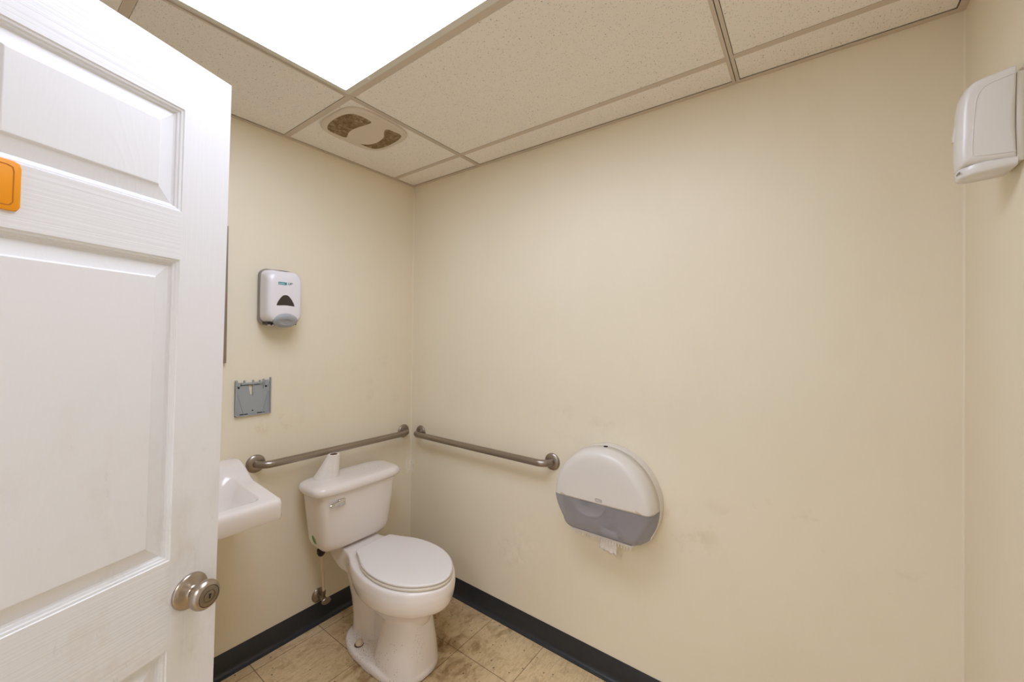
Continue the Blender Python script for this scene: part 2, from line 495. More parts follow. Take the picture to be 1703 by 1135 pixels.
obj('light_frame', bm, M_troffer, lt)
bm = bmesh.new(); add_box(bm, x0+fw*.6, x1-fw*.6, y0+fw*.7, y1-fw*.7, H+.0005, H+.004)
obj('lens', bm, M_lens, lt)
bm = bmesh.new(); add_box(bm, x0, x1, y0, y1, H+.02, H+.10); obj('housing', bm, M_troffer, lt)
bm = bmesh.new(); lathe(bm, [(.0045, 0), (.0045, .002), (.003, .0032), (.0005, .0034)], (.705, y1-.011, H-.002), (0, 0, -1), 20)
obj('latch', bm, M_troffer, lt)

# ------------------------------------------------------------------ exhaust fan grille on the ceiling
gl = [(.265,-.706),(.300,-.722),(.351,-.730),(.414,-.728),(.455,-.715),(.474,-.692),(.474,-.629),(.437,-.624),(.395,-.632),(.356,-.636),(.322,-.634),(.299,-.628),(.275,-.617),(.261,-.614),(.251,-.627),(.250,-.662),(.254,-.690)]
gr = [(.476,-.551),(.484,-.515),(.486,-.487),(.474,-.471),(.445,-.461),(.408,-.455),(.339,-.452),(.300,-.457),(.276,-.465),(.262,-.480),(.258,-.505),(.259,-.540),(.268,-.527),(.287,-.512),(.318,-.504),(.349,-.503),(.390,-.510),(.416,-.521),(.441,-.540)]
def smooth_loop(lp):
    n = len(lp); out = []
    for i in range(n):
        p0, p1, p2, p3 = [Vector((*lp[(i+k) % n], 0)) for k in (-1, 0, 1, 2)]
        sharp = False
        for k in range(4):
            t = k/4; q = .5*((2*p1)+(p2-p0)*t+(2*p0-5*p1+4*p2-p3)*t*t+(3*p1-p0-3*p2+p3)*t**3)
            out.append((q.x, q.y))
    return out
GL, GR = smooth_loop(gl), smooth_loop(gr)
fan = thing('exhaust_fan_grille', 'round-cornered beige exhaust fan cover with dusty grille in ceiling tile', 'fan', (.368, -.59, H))
FZ = H-.012
bm = bmesh.new()
outer = superell(.370, -.589, .147, .150, 0, 96, 3.6)
top = superell(.370, -.589, .156, .159, 0, 96, 3.6)
slab(bm, [[(p.x, p.y) for p in outer], GL[::-1], GR[::-1]], lambda a, b, d: Vector((a, b, d)), FZ, FZ+.003)
loft(bm, [[Vector((p.x, p.y, FZ+.0005)) for p in outer], [Vector((p.x*.5+q.x*.5, p.y*.5+q.y*.5, FZ+.002)) for p, q in zip(outer, top)],
          [Vector((p.x, p.y, FZ+.006)) for p in top], [Vector((p.x, p.y, H+.0015)) for p in top]], False, False)
obj('cover', bm, M_fan, fan)
def grille(lp):
    bm = bmesh.new()
    fill_poly(bm, [lp], lambda a, b: Vector((a, b, FZ+.007)), 1)
    def spans(axis, c):
        hits = []
        n = len(lp)
        for i in range(n):
            p, q = lp[i], lp[(i+1) % n]
            if (p[axis]-c)*(q[axis]-c) < 0:
                t = (c-p[axis])/(q[axis]-p[axis]); hits.append(p[1-axis]+t*(q[1-axis]-p[1-axis]))
        hits.sort(); return list(zip(hits[::2], hits[1::2]))
    c = .243
    while c < .495:
        for a, b in spans(0, c):
            if b-a > .002: add_box(bm, c-.0011, c+.0011, a-.001, b+.001, FZ+.0004, FZ+.006)
        c += .0052
    c = -.735
    while c < -.44:
        for a, b in spans(1, c):
            if b-a > .002: add_box(bm, a-.001, b+.001, c-.0009, c+.0009, FZ+.0012, FZ+.006)
        c += .0085
    obj('grille', bm, [M_dust, M_fan_dark], fan, angle=None)
grille(GL); grille(GR)

# ------------------------------------------------------------------ toilet
TC = -.46
toilet = thing('toilet', 'white two-piece floor-mounted toilet with the lid closed, in the corner', 'toilet', (.46, TC, 0))
def plan(tab, z, n=120, kb=1., kf=1., kw=1., xc=.48):
    R = catmull([((xc-(xc-x)*kb) if x < xc else xc+(x-xc)*kf, w*kw, 0) for x, w in tab], 8)
    L = [Vector((p.x, -p.y, 0)) for p in reversed(R)]
    if R[0].y < 1e-4: L = L[:-1]
    pts = R+L[1:] if R[-1].y < 1e-4 else R+L
    return [Vector((p.x, TC+p.y, z)) for p in resample(pts, n)]
RIM = [(.06, .09), (.075, .10), (.13, .100), (.185, .099), (.225, .103), (.27, .118), (.33, .146), (.40, .168), (.48, .181), (.56, .181), (.63, .168), (.69, .142), (.735, .107), (.768, .066), (.786, .028), (.790, 0)]
bm = bmesh.new()
loft(bm, [plan(RIM, z, 120, kb, kf, kw) for z, kb, kf, kw in (
    (.422, .99, .975, .965), (.417, 1, .995, .99), (.408, 1, 1.0, 1.0), (.385, .99, 1.008, 1.015), (.36, .95, 1.0, 1.01), (.34, .88, .985, .992),
    (.326, .82, .965, .972), (.317, .79, .940, .945), (.311, .765, .885, .88), (.307, .755, .80, .77), (.295, .73, .72, .68), (.265, .69, .67, .60), (.22, .64, .62, .52))])
loft(bm, [superell(cx, TC, a, b, z, 72, 2.4) for z, cx, a, b in ((0, .545, .137, .133), (.015, .545, .136, .131), (.10, .55, .125, .117), (.20, .555, .110, .096), (.28, .558, .103, .087), (.30, .56, .104, .088), (.32, .56, .10, .085))])
loft(bm, [superell(cx, TC, a, b, z, 60, 2.6) for z, cx, a, b in ((0, .285, .085, .074), (.05, .283, .083, .072), (.12, .283, .082, .074), (.20, .285, .092, .082), (.27, .28, .115, .09), (.33, .265, .14, .095), (.38, .25, .16, .095))])
loft(bm, [superell(.42, TC, .17, .036, z, 48, 6) for z in (0, .15, .31)])
FOOT = [(.185, 0), (.19, .045), (.205, .078), (.24, .108), (.29, .128), (.36, .140), (.46, .143), (.55, .138), (.62, .116), (.665, .075), (.682, .035), (.686, 0)]
loft(bm, [plan(FOOT, z, 100, k, k, k2, .44) for z, k, k2 in ((0, 1, 1), (.02, 1, 1), (.029, .985, .975), (.034, .95, .93))])
bowl = obj('bowl', bm, M_china_bowl, toilet, angle=180)
m = bowl.modifiers.new('remesh', 'REMESH'); m.mode = 'VOXEL'; m.voxel_size = .0042; m.use_smooth_shade = True
m = bowl.modifiers.new('soften', 'SMOOTH'); m.factor = .5; m.iterations = 9

LID = [(.288, .090), (.30, .099), (.325, .1085), (.36, .123), (.40, .142), (.445, .157), (.50, .1655), (.56, .1665), (.615, .158), (.665, .141), (.71, .115), (.745, .083), (.772, .047), (.782, .022), (.785, 0)]
def plate(name, tab, z0, z1, mat, kk=1., edge=.004):
    bm = bmesh.new(); h = z1-z0
    rings = []
    for z, ins in ((z0, edge*.8), (z0+h*.2, .001), (z0+h*.55, 0), (z1-h*.25, edge*.25), (z1-h*.08, edge*.8), (z1, edge*2.2)):
        k = kk*(1-ins/.25); kw = kk*(1-ins/.166)
        rings.append(plan(tab, z, 140, k, k, kw, .52))
    rings.append([Vector((.52+(p.x-.52)*.6, TC+(p.y-TC)*.6, z1+.0006)) for p in rings[-1]])
    loft(bm, rings)
    return obj(name, bm, mat, toilet, angle=40)
plate('seat', LID, .4235, .4365, M_seatring, 1.0)
plate('seat_lid', LID, .4385, .4505, M_seat, .995, .004)
for s in (-1, 1):
    bm = bmesh.new(); add_box(bm, .284, .312, TC+s*.058-.02, TC+s*.058+.02, .421, .438, 0, .006, 3)
    obj('seat_hinge', bm, M_seat, toilet)

TY = -.478
TANK = ((.4275, .117, .055, .130), (.4305, .118, .072, .152), (.438, .119, .085, .167), (.452, .120, .093, .177), (.48, .121, .097, .184), (.60, .125, .102, .199), (.70, .128, .106, .212), (.711, .128, .106, .213))
bm = bmesh.new()
loft(bm, [superell(cx, TY, a, b, z, 112, 5.) for z, cx, a, b in TANK])
obj('tank', bm, M_china, toilet, angle=50)
bm = bmesh.new()
loft(bm, [superell(.134, TY, a, b, z, 112, 4.6) for z, a, b in ((.7105, .106, .226), (.712, .112, .2325), (.718, .1155, .236), (.728, .117, .2375), (.738, .115, .236), (.746, .110, .231), (.751, .102, .223), (.7535, .09, .21), (.754, .05, .15))])
obj('tank_lid', bm, M_china_lid, toilet, angle=50)
# flush lever
lever = bmesh.new()
fx = .232
add_box(lever, fx-.006, fx+.012, -.612, -.578, .653, .685, 0, .005, 3)
loft(lever, [[Vector((fx+.010+dx*.0075*c_, y, z+.0075*h_*s_)) for c_, s_ in [(math.cos(2*PI*i/16), math.sin(2*PI*i/16)) for i in range(16)]]
             for y, z, dx, h_ in ((-.590, .671, 1., 1.5), (-.612, .670, 1., 1.4), (-.630, .668, 1., 1.2), (-.648, .667, .9, 1.1), (-.655, .667, .5, .6))])
obj('flush_lever', lever, M_chrome, toilet)
# sticker on the tank's side corner, slightly curved with it
bm = bmesh.new()
def tank_pt(x, z, off=.0005):
    """point on the tank's flank that faces the sink"""
    k = next(i for i in range(len(TANK)-1) if TANK[i+1][0] >= z); p, q = TANK[k], TANK[k+1]; t = (z-p[0])/(q[0]-p[0])
    cx, a, b = [p[i]+(q[i]-p[i])*t for i in (1, 2, 3)]
    return Vector((x, TY-b*(1-abs((x-cx)/a)**5)**.2-off, z))
rings = []
for rr in (.001, .5, 1.):
    rings.append([tank_pt(.122+rr*(.016*math.cos(2*PI*i/24)+.007*math.sin(2*PI*i/24)), .485-rr*.020*math.sin(2*PI*i/24)) for i in range(24)])
loft(bm, rings, True, False)
o = obj('sticker', bm, M_green, toilet); o['label'] = 'small green oval sticker'
# bolt caps on the foot
for s, zt in ((-1, 1.), (1, 1.)):
    bm = bmesh.new(); lathe(bm, [(.0160, 0), (.0165, .009), (.0150, .018), (.0105, .0245), (.004, .027), (.0003, .0274)], (.335, TC+s*.098, .030), (.05, -.1*s, 1), 28)
    obj('bolt_cap', bm, M_boltcap, toilet)
    bm = bmesh.new(); lathe(bm, [(.0205, 0), (.0205, .004), (.0195, .0052), (.016, .0056)], (.335, TC+s*.098, .031), (.05, -.1*s, 1), 28)
    obj('bolt_washer', bm, M_rust, toilet)

# ------------------------------------------------------------------ roll on the tank lid: worn, leaning cone of paper
roll = thing('toilet_paper_roll', 'nearly used up toilet paper roll slumped into a cone on the tank lid', 'toilet paper', (.095, -.585, .754))
bm = bmesh.new()
n = 64; rings = []
for k in range(15):
    t = k/14; z = .754+.108*t
    cx, cy = .106+.008*t, -.571+.004*t
    r0 = .0265+.005*(1-t)
    ext = .052*(1-t)**1.05           # skirt drawn out to one side
    ring = []
    for i in range(n):
        a = 2*PI*i/n
        d = max(0., math.cos(a-math.radians(238)))
        r = r0+ext*d**1.6+.0006*((k*7+i*3) % 5-2)/4*(1-t*.6)
        ring.append(Vector((cx+r*math.cos(a), cy+r*math.sin(a), z)))
    rings.append(ring)
tc = Vector((.114, -.567, .862))
rings.append([tc+Vector((.0165*math.cos(2*PI*i/n), .0165*math.sin(2*PI*i/n), .0005)) for i in range(n)])
loft(bm, rings, True, False)
obj('paper', bm, M_paper, roll, angle=60)
bm = bmesh.new()
loft(bm, [[tc+Vector((r*math.cos(2*PI*i/n), r*math.sin(2*PI*i/n), dz)) for i in range(n)] for r, dz in ((.0168, .0004), (.0172, .0012), (.0158, .0012), (.0150, -.03), (.0140, -.075))], False, True)
o = obj('core', bm, M_core, roll); o['label'] = 'brown cardboard core'

# ------------------------------------------------------------------ supply valve and hose
sv = thing('water_supply_valve', 'chrome water shut-off valve with cream hose, low on the wall by the toilet', 'valve', (0, -.573, .137))
bm = bmesh.new(); lathe(bm, [(.034, .0), (.034, .003), (.031, .007), (.02, .012), (.012, .014), (.012, .016)], (0, -.573, .137), (1, 0, 0), 40)
obj('escutcheon', bm, M_oldchrome, sv)
bm = bmesh.new()
lathe(bm, [(.0085, .014), (.0085, .04), (.0125, .042), (.0125, .062), (.009, .064), (.006, .066), (.006, .075)], (0, -.573, .137), (1, 0, 0), 28)
lathe(bm, [(.0095, 0), (.0095, .02), (.0115, .021), (.0115, .036), (.007, .038)], (.05, -.573, .139), (0, 0, 1), 6)
obj('valve_body', bm, M_oldchrome, sv)
bm = bmesh.new()
a_, u_, w_ = frame((1, -.1, .12)); o_ = Vector((.074, -.575, .138))
loft(bm, [[o_+a_*d+u_*(.0225*k*math.cos(2*PI*i/32))+w_*(.0145*k*math.sin(2*PI*i/32)) for i in range(32)] for k, d in ((.75, 0), (1, .003), (1, .008), (.85, .0105), (.5, .0095), (.2, .0105))])
obj('valve_handle', bm, M_oldchrome, sv)
bm = bmesh.new(); tube(bm, catmull([(.05, -.573, .17), (.052, -.575, .20), (.070, -.588, .28), (.094, -.608, .36), (.108, -.620, .395), (.112, -.624, .41)], 8), .0058, 14)
obj('supply_hose', bm, M_hose, sv)
bm = bmesh.new(); lathe(bm, [(.011, -.008), (.0165, 0), (.019, .006), (.019, .022), (.014, .026), (.014, .030)], (.112, -.600, .400), (0, .0, 1), 10)
bm.transform(Matrix.Translation((0, -.022, -.0))); obj('coupling_nut', bm, M_black, sv)

# ------------------------------------------------------------------ grab bars
def grab_bar(label, p0, p1, nrm):
    p0, p1, nrm = Vector(p0), Vector(p1), Vector(nrm)
    t = thing('grab_bar', label, 'grab bar', (p0+p1)/2, 'grab bars around the toilet')
    d = (p1-p0).normalized(); R = .046; off = .060
    path = [p0+nrm*.003]
    for k in range(9):
        a = k/8*PI/2; path.append(p0+nrm*(off-R)+d*R-d*(R*math.cos(a))+nrm*(R*math.sin(a)))
    for k in range(1, 24): path.append(p0.lerp(p1, k/24)+nrm*off)
    path = [p for i, p in enumerate(path) if i < 10 or (R < (p-p0).dot(d) < (p1-p0).length-R)]
    for k in range(9):
        a = PI/2-k/8*PI/2; path.append(p1+nrm*(off-R)-d*R+d*(R*math.cos(a))+nrm*(R*math.sin(a)))
    path.append(p1+nrm*.003)
    bm = bmesh.new(); tube(bm, path, .0162, 28); obj('bar', bm, M_steel, t, angle=60)
    for p in (p0, p1):
        bm = bmesh.new(); lathe(bm, [(.0395, 0), (.0395, .0035), (.038, .0058), (.030, .0105), (.020, .0125), (.0170, .0128), (.0164, .013)], p, nrm, 44)
        obj('flange', bm, M_steel, t, angle=40)
grab_bar('brushed steel grab bar on the wall above the toilet tank', (0, -.869, .868), (0, -.060, .868), (1, 0, 0))
grab_bar('brushed steel grab bar on the long wall, ending at the jumbo paper dispenser', (.092, 0, .864), (1.014, 0, .864), (0, -1, 0))

# ------------------------------------------------------------------ jumbo toilet paper dispenser
TX, TZ, TR = 1.306, .782, .2155
tp = thing('toilet_paper_dispenser', 'round white jumbo toilet paper dispenser with translucent grey lower window', 'dispenser', (TX, 0, TZ))
def tp_outline(k=0., side=0., bot=-.142, n=160):
    """circle with a flat, round-cornered bottom; k insets the edge, side pulls the lower flanks in"""
    r = TR-k; pts = []
    for i in range(360):
        a = math.radians(i+.5-90); x, z = r*math.cos(a), r*math.sin(a)
        if z < 0:
            x *= 1-side*min(1, (-z/.14))**1.5
        b = bot+k
        zc = b+.030
        if z < zc:                     # rounded lower corners
            x_at = math.sqrt(r*r-zc*zc)*(1-side*min(1, -zc/.14)**1.5)
            continue
        pts.append((x, z))
    r0 = pts[0]; r1 = pts[-1]
    rc = .030
    # lower corners, from left end over the flat bottom to the right end
    low = []
    for kx in range(1, 9):
        a = kx/8*PI/2; low.append((r1[0]+.042*(1-math.cos(a)), r1[1]-rc*math.sin(a)))
    for kx in range(7, -1, -1):
        a = kx/8*PI/2; low.append((r0[0]-.042*(1-math.cos(a)), r0[1]-rc*math.sin(a)))
    return [Vector((x, z, 0)) for x, z in [tuple(p[:2]) for p in resample([(x, z, 0) for x, z in pts+low], n)]]
def tp_ring(y, k, side): return [Vector((TX+p.x, y, TZ+p.y)) for p in tp_outline(k, side)]
bm = bmesh.new(); loft(bm, [tp_ring(-.001, .004, 0), tp_ring(-.004, 0, 0), tp_ring(-.047, .0, .0), tp_ring(-.0485, .002, 0)])
obj('back_case', bm, M_white_pl, tp)
def front_shell():
    bm = bmesh.new()
    loft(bm, [tp_ring(y, k, s) for y, k, s in ((-.0487, .0005, .03), (-.088, .003, .10), (-.104, .006, .13), (-.116, .010, .15), (-.125, .0165, .165), (-.1305, .026, .17), (-.1325, .038, .17), (-.133, .07, .17))], False, True)
    return bm
CUT = TZ+.001
for up in (True, False):
    bm = front_shell()
    bmesh.ops.bisect_plane(bm, geom=bm.verts[:]+bm.edges[:]+bm.faces[:], plane_co=(TX, -.1, CUT if up else CUT-.0012), plane_no=(-.012, 0, 1) if up else (.012, 0, -1), clear_inner=True)
    o = obj('cover' if up else 'window', bm, M_white_pl if up else M_greywin, tp, angle=45)
    o['label'] = 'white upper cover' if up else 'translucent grey lower window'
    if up: s = o.modifiers.new('wall', 'SOLIDIFY'); s.thickness = .0022; s.offset = -1
bm = bmesh.new()
for i in range(22):
    x = TX-.125+.0118*i
    vs = [Vector((x-.0046, -.110, .643)), Vector((x+.0046, -.110, .643)), Vector((x, -.112, .6275))]
    vs2 = [v+Vector((0, .004, 0)) for v in vs]
    loft(bm, [vs, vs2])
add_box(bm, TX-.13, TX+.13, -.112, -.094, .641, .648)
obj('tear_bar', bm, M_white_pl, tp, angle=None)
bm = bmesh.new(); lathe(bm, [(.009, 0), (.009, .0012), (.0065, .0012), (.006, .0004)], (TX-.003, -.060, TZ+TR-.0014), (0, -.05, 1), 24)
obj('keyhole', bm, M_hole, tp)
bm = bmesh.new()
slab(bm, [[(p.x, p.y) for p in rrect(TX-.015, TX+.0145, .7905, .8035, .0045, 40)], [(p.x, p.y) for p in rrect(TX-.0132, TX+.0127, .7922, .8018, .0035, 40)][::-1]], lambda a, b, d: Vector((a, d, b)), -.1333, -.1328)
obj('logo_outline', bm, M_logo_grey, tp, angle=None)
text_mesh('logo_lettering', 'TORK', .0098, M_logo_grey, tp, (TX, -.1332, .7970), Matrix.Rotation(PI/2, 3, 'X'), .0002, 1.)
bm = bmesh.new(); lathe(bm, [(.006, 0), (.006, .0012), (.004, .0018), (.0004, .002)], (TX+.005, -.1185, .6620), (0, -1, -.75), 20)
obj('window_button', bm, M_logo_grey, tp)
bm = bmesh.new(); lathe(bm, [(.0265, 0), (.0265, .112), (.03, .113), (.03, .118)], (1.247, -.0486, .786), (0, -.55, 0), 32)
bm.transform(Matrix.Translation((0, .044, 0))); obj('spindle', bm, M_plate, tp)
# the roll inside, with its tail hanging below the tear bar
jr = thing('jumbo_paper_roll', 'white jumbo paper roll inside the grey-windowed dispenser, its torn tail hanging out', 'toilet paper', (1.250, -.07, .79))
bm = bmesh.new(); lathe(bm, [(.028, 0), (.078, 0), (.079, .002), (.079, .068), (.078, .07), (.028, .07)], (1.247, -.035, .786), (0, -1, 0), 56)
obj('paper', bm, M_paper, jr)
bm = bmesh.new()
rows = 10; cols = 15
V = []
for r in range(rows):
    t = r/(rows-1); row = []
    for c in range(cols):
        s = c/(cols-1)
        x = 1.296+.070*s+.004*t*(s-.5)-.005*t
        bot = .585-.010*s+.003*math.sin(s*17)+.002*math.sin(s*41)
        z = .668+(bot-.668)*t
        y = -.082+.0022*math.sin(s*21+t*2)*(.3+t)+.0016*math.sin(s*47)*t-.004*t
        row.append(bm.verts.new((x, y, z)))
    V.append(row)
for r in range(rows-1):
    for c in range(cols-1): bm.faces.new((V[r][c], V[r][c+1], V[r+1][c+1], V[r+1][c]))
o = obj('paper_tail', bm, M_paper, jr, angle=80)
s = o.modifiers.new('thick', 'SOLIDIFY'); s.thickness = .0008

# ------------------------------------------------------------------ soap dispenser
SY, SZ = -.799, 1.609
sd = thing('soap_dispenser', 'white wall-mounted foam soap dispenser with dark window and grey push bar', 'dispenser', (0, SY, SZ))
def s_ring(x, hw, z0, z1, r, n=128): return [Vector((x, SY+p.x, p.y)) for p in rrect(-hw, hw, z0, z1, r, n)]
bm = bmesh.new(); loft(bm, [s_ring(.0005, .069, 1.490, 1.733, .03), s_ring(.004, .074, 1.485, 1.738, .03), s_ring(.028, .0765, 1.484, 1.738, .03), s_ring(.033, .0745, 1.487, 1.735, .03)])
obj('back_plate', bm, M_grey_back, sd)
def bow(ring, d):
    """bow the flanks: fuller at mid height"""
    for p in ring:
        f = 1-((p.z-1.615)/.125)**2
        p.y = SY+(p.y-SY)*(1+d*max(-.4, f))
    return ring
bm = bmesh.new()
loft(bm, [bow(s_ring(x, hw, z0, z1, r), d) for x, hw, z0, z1, r, d in (
    (.0325, .0730, 1.496, 1.733, .028, .03), (.068, .0730, 1.497, 1.730, .030, .035), (.090, .0715, 1.499, 1.724, .032, .04), (.0985, .0690, 1.502, 1.717, .034, .04),
    (.1040, .0645, 1.507, 1.709, .036, .04), (.1075, .0575, 1.515, 1.698, .034, .03), (.1092, .046, 1.528, 1.684, .030, .02), (.1095, .02, 1.56, 1.65, .015, 0))])
obj('cover', bm, M_soap_white, sd, angle=60)
# grey crescent where the back plate shows over the top of the cover
bm = bmesh.new()
rings = []
for k in range(13):
    s = k/12; y = SY-.045+.100*s; w = .019*math.sin(PI*s)**.8+.0004
    xc = .040+.018*s
    rings.append([Vector((xc+w*math.cos(2*PI*i/12), y, 1.7325-(.004*max(0, (s-.6)/.4))-max(0, xc-.05)*.14+.0022*math.sin(2*PI*i/12))) for i in range(12)])
loft(bm, rings)
obj('top_insert', bm, M_grey_back, sd)
bm = bmesh.new()
win = catmull([(-.838+.036, 1.574, 0), (-.833+.036, 1.588, 0), (-.822+.036, 1.606, 0), (-.811+.036, 1.617, 0), (-.801+.036, 1.6195, 0), (-.790+.036, 1.617, 0), (-.779+.036, 1.606, 0), (-.768+.036, 1.588, 0), (-.763+.036, 1.574, 0), (-.766+.036, 1.5715, 0), (-.80+.036, 1.574, 0), (-.835+.036, 1.5715, 0), (-.838+.036, 1.574, 0)], 6)[:-1]
slab(bm, [[(p.x-.036, p.y) for p in win]], lambda a, b, d: Vector((d, a, b)), .104, .1098)
obj('sight_window', bm, M_window, sd)
bm = bmesh.new()
a_ = Vector((.86, 0, -.5)).normalized(); u_ = Vector((0, 1, 0)); w_ = a_.cross(u_); o_ = Vector((.087, -.796, 1.512))
loft(bm, [[o_+a_*d+u_*(.0525*k*math.cos(2*PI*i/64))+w_*(.034*k*math.sin(2*PI*i/64)) for i in range(64)] for k, d in ((.9, -.02), (1, -.004), (1, .012), (.97, .017), (.9, .0205), (.7, .0235), (.45, .0245), (.42, .0235), (.25, .0225), (.05, .0222))])
obj('push_bar', bm, M_push, sd, angle=45)
bm = bmesh.new(); add_box(bm, .03, .085, -.862, -.742, 1.489, 1.4985); obj('nozzle_recess', bm, M_black, sd)
bm = bmesh.new(); add_box(bm, .052, .066, -.852, -.828, 1.481, 1.494, 0, .002, 1); add_box(bm, .0655, .0665, -.843, -.838, 1.484, 1.490, 1); obj('latch_tab', bm, [M_soap_white, M_black], sd)
bm = bmesh.new(); add_box(bm, .1085, .1101, -.832, -.797, 1.6640, 1.6755); o = obj('brand_label', bm, M_teal, sd); o['label'] = 'teal printed label'
bm = bmesh.new()
for k in range(9): add_box(bm, .110, .1104, -.8295+.0027*k, -.8277+.0027*k, 1.6672+(k % 3 == 0)*0, 1.6702+(.0012 if k in (0, 4, 6) else 0))
obj('brand_lettering', bm, M_whiteprint, sd, angle=None)
RX = Matrix(((0, 0, 1), (1, 0, 0), (0, 1, 0)))      # text facing +x
text_mesh('brand_suffix', 'UP', .0150, M_green_print, sd, (.1100, -.7840, 1.6700), RX, .0006, .95)
bm = bmesh.new(); lathe(bm, [(.0022, 0), (.0022, .0005)], (.1098, -.7745, 1.6735), (1, 0, 0), 14); obj('brand_dot', bm, M_green_print, sd)

# ------------------------------------------------------------------ grey mounting plate left on the wall
PY0, PY1, PZ0, PZ1 = -.955, -.813, 1.088, 1.240
mp = thing('dispenser_mounting_plate', 'bare slate-grey plastic mounting plate with slot and screw holes, on the wall above the sink', 'bracket', (0, (PY0+PY1)/2, PZ0))
bm = bmesh.new()
to3 = lambda a, b, d: Vector((d, a, b))
slot = [(-.9035, 1.2225), (-.8885, 1.2225), (-.8885, 1.180), (-.8955, 1.179)]
hole = lambda y, z, r: [(y+r*math.cos(2*PI*i/16), z+r*math.sin(2*PI*i/16)) for i in range(16)]
slab(bm, [rect(PY0, PY1, PZ0, PZ1-.012), slot[::-1]], to3, .0008, .0045)
t_ = .0045
add_box(bm, .0008, .0125, PY0, PY0+t_, PZ0, PZ1+.004, 0, .0008, 1); add_box(bm, .0008, .0125, PY1-t_, PY1, PZ0, PZ1+.010, 0, .0008, 1)
add_box(bm, .0008, .0125, PY0, PY1, PZ0, PZ0+t_, 0, .0008, 1)
add_box(bm, .0008, .011, PY0+.022, PY1-.034, PZ1-.0165, PZ1-.008, 0, .0008, 1)
for y, h in ((PY0+.006, .010), (PY0+.036, .008), (PY0+.070, .008), (PY1-.045, .006), (PY1-.030, .010)):
    add_box(bm, .0008, .0095, y-.003, y+.003, PZ1-.012, PZ1-.006+h, 0, .0008, 1)
add_box(bm, .0008, .0105, PY0+.003, PY0+.018, PZ1-.022, PZ1-.006, 0, .001, 1)
add_box(bm, .0045, .008, -.8865, -.8830, 1.172, PZ1-.010, 0, .0006, 1)                       # rib by the slot
add_box(bm, .0045, .0105, PY1-.032, PY1-.0295, PZ1-.040, PZ1+.002, 0, .0005, 1)
add_box(bm, .0045, .0085, PY1-.0265, PY1-.0095, PZ1-.026, PZ1-.001, 0, .002, 1)                # clip
# slanting rib on the right
d0, d1 = Vector((.0065, -.8460, PZ0+.005)), Vector((.0065, -.8225, PZ1-.052))
tube(bm, [d0, d1], .0022, 8)
d0, d1 = Vector((.0050, -.9440, PZ1-.06)), Vector((.0050, -.9200, PZ0+.006)); tube(bm, [d0, d1], .0012, 8)
obj('plate', bm, M_plate, mp)
for y, z, r in ((-.941, 1.211, .0035), (-.833, 1.2105, .0042), (-.886, 1.108, .0032)):
    bm = bmesh.new(); lathe(bm, [(r, 0), (r, .0008), (r*.5, .0009)], (.0045, y, z), (1, 0, 0), 18); obj('screw_hole', bm, M_hole, mp)
for a, b, c, d in ((-.936, -.905, PZ0+.005, PZ0+.0085), (-.868, -.838, PZ0+.005, PZ0+.0085), (-.9355, -.858, PZ1-.0195, PZ1-.0165)):
    bm = bmesh.new(); add_box(bm, .0045, .0054, a, b, c, d); obj('moulded_slot', bm, M_hole, mp)

# ------------------------------------------------------------------ mirror (only its edge shows past the door)
mr = thing('wall_mirror', 'steel-framed mirror above the sink, seen edge-on behind the door', 'mirror', (0, -1.22, 1.322))
MY0, MY1, MZ0, MZ1 = -1.450, -.992, 1.322, 1.897
bm = bmesh.new()
slab(bm, [rect(MY0, MY1, MZ0, MZ1), rect(MY0+.013, MY1-.013, MZ0+.013, MZ1-.013)[::-1]], to3, .0005, .016)
obj('mirror_frame', bm, M_steel, mr, angle=30)
bm = bmesh.new(); add_box(bm, .002, .009, MY0+.012, MY1-.012, MZ0+.012, MZ1-.012); obj('mirror_glass', bm, M_mirror, mr)

# ------------------------------------------------------------------ wall-hung sink
SX1, SYR, SYL = .443, -.943, -1.452
sk = thing('sink', 'white wall-hung porcelain sink with a raised back ledge, half hidden by the door', 'sink', (0, -1.2, .77))
def HS(x):
    t = min(1, max(0, (x-.045)/.15)); t = t*t*(3-2*t)
    return .9165*(1-t)+(.863-.017*max(0, min(1, (x-.18)/.26)))*t
def s_out(ins_f, ins_s, ins_b, r, zf, n=220):
    R = rrect(ins_b+.001, SX1-ins_f, SYL+ins_s, SYR-ins_s, r, n, 8)
    return [Vector((p.x, p.y, zf(p.x, p.y))) for p in R]
bm = bmesh.new()
cst = lambda v: (lambda x, y: v)
hz = lambda d: (lambda x, y: HS(x)+d)
basin = lambda dz, z: (lambda x, y: HS(x)*(1-dz)+z*dz)
loft(bm, [
    s_out(.15, .14, .06, .05, cst(.752)), s_out(.09, .08, .03, .05, cst(.756)), s_out(.02, .018, .004, .02, cst(.773)),
    s_out(.004, .003, 0, .02, cst(.7745)), s_out(0.001, 0, 0, .022, cst(.780)), s_out(-.001, 0, 0, .024, hz(-.022)), s_out(0, 0.0005, 0, .025, hz(-.012)),
    s_out(.003, .003, .002, .025, hz(-.0045)), s_out(.008, .008, .005, .024, hz(-.001)), s_out(.014, .014, .01, .022, hz(0)),
    s_out(.030, .035, .05, .02, hz(0)), s_out(.040, .048, .092, .02, hz(0)), s_out(.044, .053, .122, .03, hz(0)),
    s_out(.046, .055, .130, .035, hz(-.0006)), s_out(.049, .058, .136, .036, hz(-.004)), s_out(.053, .063, .143, .04, hz(-.013)),
    s_out(.060, .070, .151, .045, basin(.35, .80)), s_out(.072, .084, .160, .05, basin(.7, .79)), s_out(.095, .105, .17, .05, basin(.92, .781)),
    s_out(.125, .14, .19, .05, cst(.777)), s_out(.16, .2, .22, .02, cst(.773))])
obj('basin', bm, M_china, sk, angle=50)
